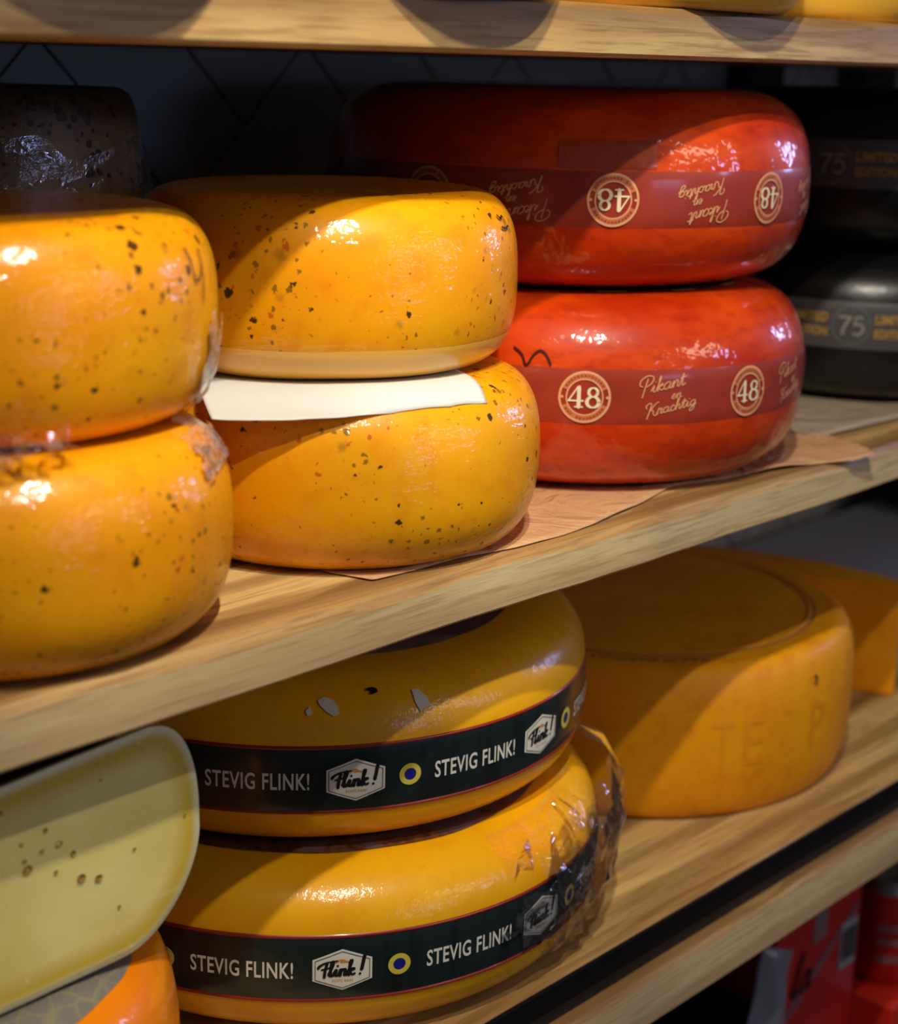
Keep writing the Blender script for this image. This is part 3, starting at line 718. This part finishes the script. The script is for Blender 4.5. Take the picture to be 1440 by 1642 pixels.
OW.wrap('ink_mark', stroke([(-.001, .003), (.0015, .0018), (.001, -.002), (-.0012, -.0035)], .003), R_(-92.7), .1152, plain('brown_mark', lin(90, 48, 10), .6), o1, .0012)

# cut wedge of orange cheese behind it
def prism(name, P, z0, z1, mat, bev=.004):
    n = len(P); cx = sum(p[0] for p in P)/n; cy = sum(p[1] for p in P)/n
    V = [(p[0]-cx, p[1]-cy, 0) for p in P]+[(p[0]-cx, p[1]-cy, z1-z0) for p in P]
    F = [tuple(range(n-1, -1, -1)), tuple(range(n, 2*n))]+[(i, (i+1) % n, n+(i+1) % n, n+i) for i in range(n)]
    o = mesh(name, V, F, mat, None, False, (cx, cy, z0)); bevel(o, bev, 4)
    for p in o.data.polygons: p.use_smooth = True
    return o
o2 = prism('cheese_wedge', [(1.516, .757), (1.536, .772), (1.540, .80), (1.536, .86), (1.518, .93), (1.485, 1.0), (1.44, 1.06), (1.40, 1.085), (1.462, .868)], ZL, ZL+.121, ORG, .005)
tag(o2, 'orange cheese piece with straight cut side, behind the large plain orange wheel', 'cheese')
pb = bevel(mesh('grey_board', *boxd(-.235, .62, -.14, .11, 0, .042), PALEB, None, False, (1.800, 1.0, ZL)), .004, 3)
tag(pb, 'pale grey board lying at the back of the lower shelf behind the orange cheeses', 'board')

b3 = Wheel(.172, .12, .75, 2.8, .0006, 33, 8).body('black_cheese_wheel', BLACKW, (2.215, .975, ZL+.0421)); tag(b3, 'black waxed wheel standing on the grey board at the back right of the lower shelf', 'cheese wheel')
# ---------------------------------------------------------------- half wheel with cut face, on an orange wheel
OR = Wheel(.175, .144, .72, 2.6, .0008, 61, 7)
orw = OR.body('orange_cheese_wheel', ORGB, (.395, .800, ZL)); tag(orw, 'bright orange waxed wheel with grey top label in the lower left corner', 'cheese wheel')
cap_label('top_label', OR, .150, LABG, orw)['label'] = 'grey printed label on top'
# label bends with the shoulder
def half(name):
    W = Wheel(.200, .1305, .80, 2.6)
    tap = lambda x: 1+.42*(min(x, .18)-.18)
    cx, cy, cz = .340, .681, ZL+.1466
    root = empty('halved_cheese_wheel', (cx, cy, cz)); root.rotation_euler = (0, R_(-.8), 0); tag(root, 'pale halved cheese wheel, cut face with small holes, lying on the orange wheel', 'cheese')
    nv = 30; A = [-pi/2+pi*i/nv for i in range(nv+1)]; prof = [W.ring(a) for a in A]
    # skew the outline a little: lower corner cut back more than the upper one
    prof = [(r-.020*max(0, 1-z/.06)**1.5, z) for r, z in prof]
    seg = 90; V = []; F = []
    for r, z in prof:
        for i in range(seg+1):
            th = pi*i/seg; V.append((r*cos(th), r*sin(th)*.98, z*tap(r*cos(th))))
    for j in range(nv):
        for i in range(seg): a = j*(seg+1)+i; F.append((a, a+1, a+seg+2, a+seg+1))
    for base in (0, nv*(seg+1)):
        F.append(tuple(base+i for i in (range(seg+1) if base else range(seg, -1, -1))))
    mesh('rind', V, F, RINDW, root)
    # cut face with fine grid, colour by distance to the outline
    nx, ns = 120, 60; V = []; F = []; att = []
    zmax = W.H
    def rr(z):
        t = min(abs((z-W.H/2)/(W.H/2)), .99999); r = W.R*W.c+W.R*(1-W.c)*(1-t**W.p)**(1/W.p); return r-.020*max(0, 1-z/.06)**1.5
    zs = [W.H/2-W.H/2*cos(pi*j/ns) for j in range(ns+1)]
    outl = [(s_*rr(z), z) for z in zs for s_ in (-1, 1)]
    for j, z in enumerate(zs):
        for i in range(nx+1):
            u = -1+2*i/nx; u = (abs(u)**.8)*(1 if u >= 0 else -1); x_ = rr(z)*u
            d = min(z, W.H-z, min(math.hypot(x_-a, z-b) for a, b in outl) if abs(x_) > .12 else 1)
            V.append((x_, -.0006-.0012*min(1, d/.004)+.0006*noise.noise(Vector((x_*30, z*30, 1))), z*tap(x_))); att.append(max(0, 1-d/.020))
    for j in range(ns):
        for i in range(nx): a = j*(nx+1)+i; F.append((a, a+1, a+nx+2, a+nx+1))
    fo = mesh('cut_face', V, F, FACE, root); fo['label'] = 'pale yellow cut face'
    at = fo.data.attributes.new('rindness', 'FLOAT', 'POINT'); at.data.foreach_set('value', att)
    # holes: small dimples with a dark amber inside
    rnd = random.Random(5)
    H = [(.4392, -.3852, .0014), (.4361, -.3961, .0013), (.4467, -.3959, .0021), (.4552, -.4042, .0017), (.4275, -.4036, .0030), (.4593, -.4201, .0026), (.4702, -.4241, .0024), (.4246, -.3882, .0011), (.414, -.3668, .0012), (.4742, -.3687, .0006), (.4938, -.4158, .0010), (.4825, -.446, .0010), (.5284, -.4078, .0010), (.4259, -.3981, .0013), (.4440, -.4110, .0013)]
    for hx, hz, hr in H:
        px, pz = hx-cx, hz-cz-.002
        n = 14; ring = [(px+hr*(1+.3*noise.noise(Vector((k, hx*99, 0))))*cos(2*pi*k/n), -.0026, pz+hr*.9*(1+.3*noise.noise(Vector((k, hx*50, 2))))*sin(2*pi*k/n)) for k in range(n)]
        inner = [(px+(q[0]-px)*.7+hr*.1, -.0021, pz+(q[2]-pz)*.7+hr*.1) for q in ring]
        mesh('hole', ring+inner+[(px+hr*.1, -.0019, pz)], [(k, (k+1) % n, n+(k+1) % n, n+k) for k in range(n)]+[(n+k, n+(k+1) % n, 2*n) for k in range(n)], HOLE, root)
    # black and white label sheet on top of the half wheel
    tl = mesh('top_label', *(lambda n, r: ([(0, 0.0005, W.H*(tap(0)-1))]+[(r*cos(pi*k/n), .0005+r*sin(pi*k/n)*.95, W.H*(tap(r*cos(pi*k/n))-1)) for k in range(n+1)], [(0, k+1, k+2) for k in range(n)]))(60, .148), plain('black_label', lin(22, 18, 18), .4, coat=.3), root, False, (0, 0, W.H+.0006))
    tl['label'] = 'black printed label on top'
    for q in ((.055, .015), (-.06, .02), (.105, .025)):
        mesh('label_panel', *poly3(q), plain('lilac_panel', lin(150, 132, 140), .5), tl, False)
    return root
def poly3(q):
    return [(x_, y_, .0005+.1305*.42*(x_-.18)) for x_, y_ in ((q[0]-.02, q[1]-.012), (q[0]+.012, q[1]-.010), (q[0]+.024, q[1]+.02), (q[0]-.012, q[1]+.02))], [(0, 1, 2, 3)]
half('half')

# ---------------------------------------------------------------- peppered cheeses in clear film, back left
PW = Wheel(.099, .1385, .80, 3.2, .0012, 71, 12)
for k, (zz, lb) in enumerate(((ZM, 'small pepper-crusted cheese under its film-wrapped twin in the back left corner'), (ZM+.139, 'small pepper-crusted cheese in shiny clear film, behind the left herb stack'))):
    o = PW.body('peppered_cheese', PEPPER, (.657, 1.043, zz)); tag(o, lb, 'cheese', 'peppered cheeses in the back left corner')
    fp = film_patch(PW, o, R_(-200), R_(-5), -.012, .118, FILMC, .0045, .0012, 80+k, 34, 12); fp['label'] = 'shiny clear film'

# ---------------------------------------------------------------- brown paper under the wheels
FRONT = [(.658, .702), (.662, .690), (.667, .6735), (.700, .6715), (.740, .6700), (.785, .6610), (.830, .6600), (.870, .6635), (.930, .673), (.992, .689), (1.010, .6845), (1.040, .676), (1.094, .664), (1.140, .655), (1.178, .6400), (1.200, .6370), (1.212, .652), (1.232, .700)]
def pfront(u):
    t = u*(len(FRONT)-1); i = min(int(t), len(FRONT)-2); f = t-i; return (FRONT[i][0]*(1-f)+FRONT[i+1][0]*f, FRONT[i][1]*(1-f)+FRONT[i+1][1]*f)
def pz(x, y, u, v):
    lift = (.0018+.0030*max(0, min(1, (x-1.0)*8)))*max(0, noise.noise(Vector((x*16, y*9, 3)))+.25)+.0006
    k = max(0, 1-v*8)
    return ZM+.0005+lift*k*(1 if x > .85 else .6)
bp = sheet('brown_paper', [(.658, .72), (1.232, .70), (1.235, 1.0), (.68, 1.0)], 130, 40, pz, KRAFT, .0003, front=pfront)
tag(bp, 'creased brown paper sheet under the red wheels, reaching the shelf edge', 'paper')
def qfront(u): return (1.226+.9*u, .703-.006*sin(u*7)-.004*u)
gp = sheet('brown_paper', [(1.226, .703), (2.1, .70), (2.1, 1.05), (1.25, 1.05)], 80, 24, lambda x, y, u, v: ZM+.0010+.0028*max(0, 1-v*6)*(.6+.5*noise.noise(Vector((x*12, 1, 1)))), KRAFT2, .0003, front=qfront)
tag(gp, 'greyish paper sheet under the black wheels', 'paper')

# ---------------------------------------------------------------- wheels on the top shelf
TS = [Wheel(.120 if k < 2 else .133, .12, .80, 2.6, .0006, 82+k, 6) for k in range(4)]
for k, (x, y, lb) in enumerate(((.462, .728, 'pale yellow cheese wheel at the left end of the upper shelf'), (.712, .731, 'pale yellow cheese wheel above the middle of the photo, overhanging the upper shelf'),
                 (.981, .752, 'pale yellow cheese wheel whose base shows along the top right shelf edge'), (1.25, .770, 'pale yellow cheese wheel on the upper shelf, furthest to the right'))):
    o = TS[k].body('yellow_cheese_wheel', PALEY, (x, y, .0372)); tag(o, lb, 'cheese wheel', 'yellow cheese wheels on the upper shelf')

# ---------------------------------------------------------------- drinks below the ledge
REDC = plain('red_carton', lin(176, 26, 14), .45, coat=.2)
REDC2 = plain('red_carton_bright', lin(206, 40, 16), .45, coat=.2)
def carton(name, x0, x1, y0, y1, z1, mat, label):
    root = empty(name, ((x0+x1)/2, (y0+y1)/2, ZF)); tag(root, label, 'carton')
    w2, d2, h = (x1-x0)/2, (y1-y0)/2, z1-ZF
    bevel(mesh('body', *boxd(-w2, w2, -d2, d2, 0, h), mat, root, False), .003, 3)
    mesh('tape', *boxd(-w2*.15, w2*.15, -d2-.0006, d2+.0006, h-.05, h+.0006), plain('carton_tape', lin(120, 96, 96), .4, coat=.4), root, False)
    return root
ca = carton('drinks_carton', 1.290, 1.455, .74, .90, -.795, REDC, 'red drinks carton with dark script lettering and a barcode below the ledge')
W2 = Wheel(1, 1, 1, 2)
sc_, L_ = script('la', .021, .0045, .3, .2)
vv = [(x-.050, -.0812, y+.268) for x, y in sc_[0]]
mesh('script_print', vv, sc_[1], plain('dark_script', lin(40, 6, 6), .5), ca, False)
mesh('barcode_label', *boxd(.044, .076, -.0812, -.0804, .262, .315), plain('silver_label', lin(140, 150, 148), .5), ca, False)
mesh('barcode_label', *join([boxd(.047+i*.0032, .0485+i*.0032, -.0818, -.0811, .27, .307) for i in range(9)]), plain('barcode_ink', lin(50, 56, 56), .5), ca, False)['kind'] = 'stuff'
mesh('stripe', [(-.082, -.0806, .225), (-.082, -.0806, .240), (.078, -.0806, .335), (.078, -.0806, .325)], [(0, 3, 2, 1)], plain('grey_stripe', lin(120, 76, 84), .4), ca, False)
carton('drinks_carton', 1.50, 1.92, .86, 1.06, -.80, REDC2, 'bright red drinks carton behind the dark bottle at the right edge')
carton('drinks_carton', 1.470, 1.640, .700, .840, -.948, REDC2, 'bright red drinks carton in the bottom right corner with a can standing on it')
def can(x, y, z, label):
    root = empty('drink_can', (x, y, z)); tag(root, label, 'can')
    def lathe(name, P, mat, n=48):
        V = [(r*cos(2*pi*i/n), r*sin(2*pi*i/n), z) for r, z in P for i in range(n)]
        F = [(j*n+i, j*n+(i+1) % n, (j+1)*n+(i+1) % n, (j+1)*n+i) for j in range(len(P)-1) for i in range(n)]
        return mesh(name, V, F, mat, root)
    lathe('body', [(0, .002), (.024, 0), (.027, .001), (.033, .008), (.033, .104), (.0325, .107)], plain('can_red', lin(190, 20, 8), .3, coat=.6))
    lathe('lid', [(.0325, .107), (.029, .115), (.0275, .1185), (.0285, .121), (.027, .1205), (.026, .116), (0, .116)], plain('can_silver', lin(150, 146, 140), .3, metal=.7))
    for k, zz in enumerate((.030, .050, .066)):
        V = [(.0333*cos(R_(a)), .0333*sin(R_(a)), zz+h) for a in range(-170, -100, 5) for h in (0, .007)]
        mesh('pale_stripe', V, [(2*i, 2*i+2, 2*i+3, 2*i+1) for i in range(len(V)//2-1)], plain('can_pale', lin(150, 100, 100), .4), root)
    return root
can(1.528, .745, -.9478, 'red drink can with silver lid at the right edge below the ledge')
# open black crate with a grey plastic flap
cr_ = empty('open_crate', (1.175, .80, ZF)); tag(cr_, 'dark open crate with a grey plastic flap beneath the ledge', 'crate')
bevel(mesh('shell', *join([boxd(-.09, .075, -.075, -.071, 0, .24), boxd(-.09, -.086, -.071, .12, 0, .30), boxd(.071, .075, -.071, .12, 0, .30), boxd(-.09, .075, .116, .12, 0, .30), boxd(-.09, .075, -.075, .12, 0, .004)]), plain('dark_crate', lin(30, 26, 22), .6), cr_, False), .001)
V = []; F = []
for j in range(21):
    for i in range(21):
        u, v = i/20, j/20
        V.append((.055+.045*u-.05*(1-v)*(1-u)+.008*noise.noise(Vector((v*3, u, 1))), -.082-.012*sin(u*3)+.006*noise.noise(Vector((u*4, v*4, 2))), .20+.175*v-.02*u))
for j in range(20):
    for i in range(20): a = j*21+i; F.append((a, a+1, a+22, a+21))
fp = mesh('plastic_flap', V, F, plain('grey_plastic', lin(120, 122, 130), .35, coat=.3), cr_); fp.modifiers.new('s', 'SOLIDIFY').thickness = .0008
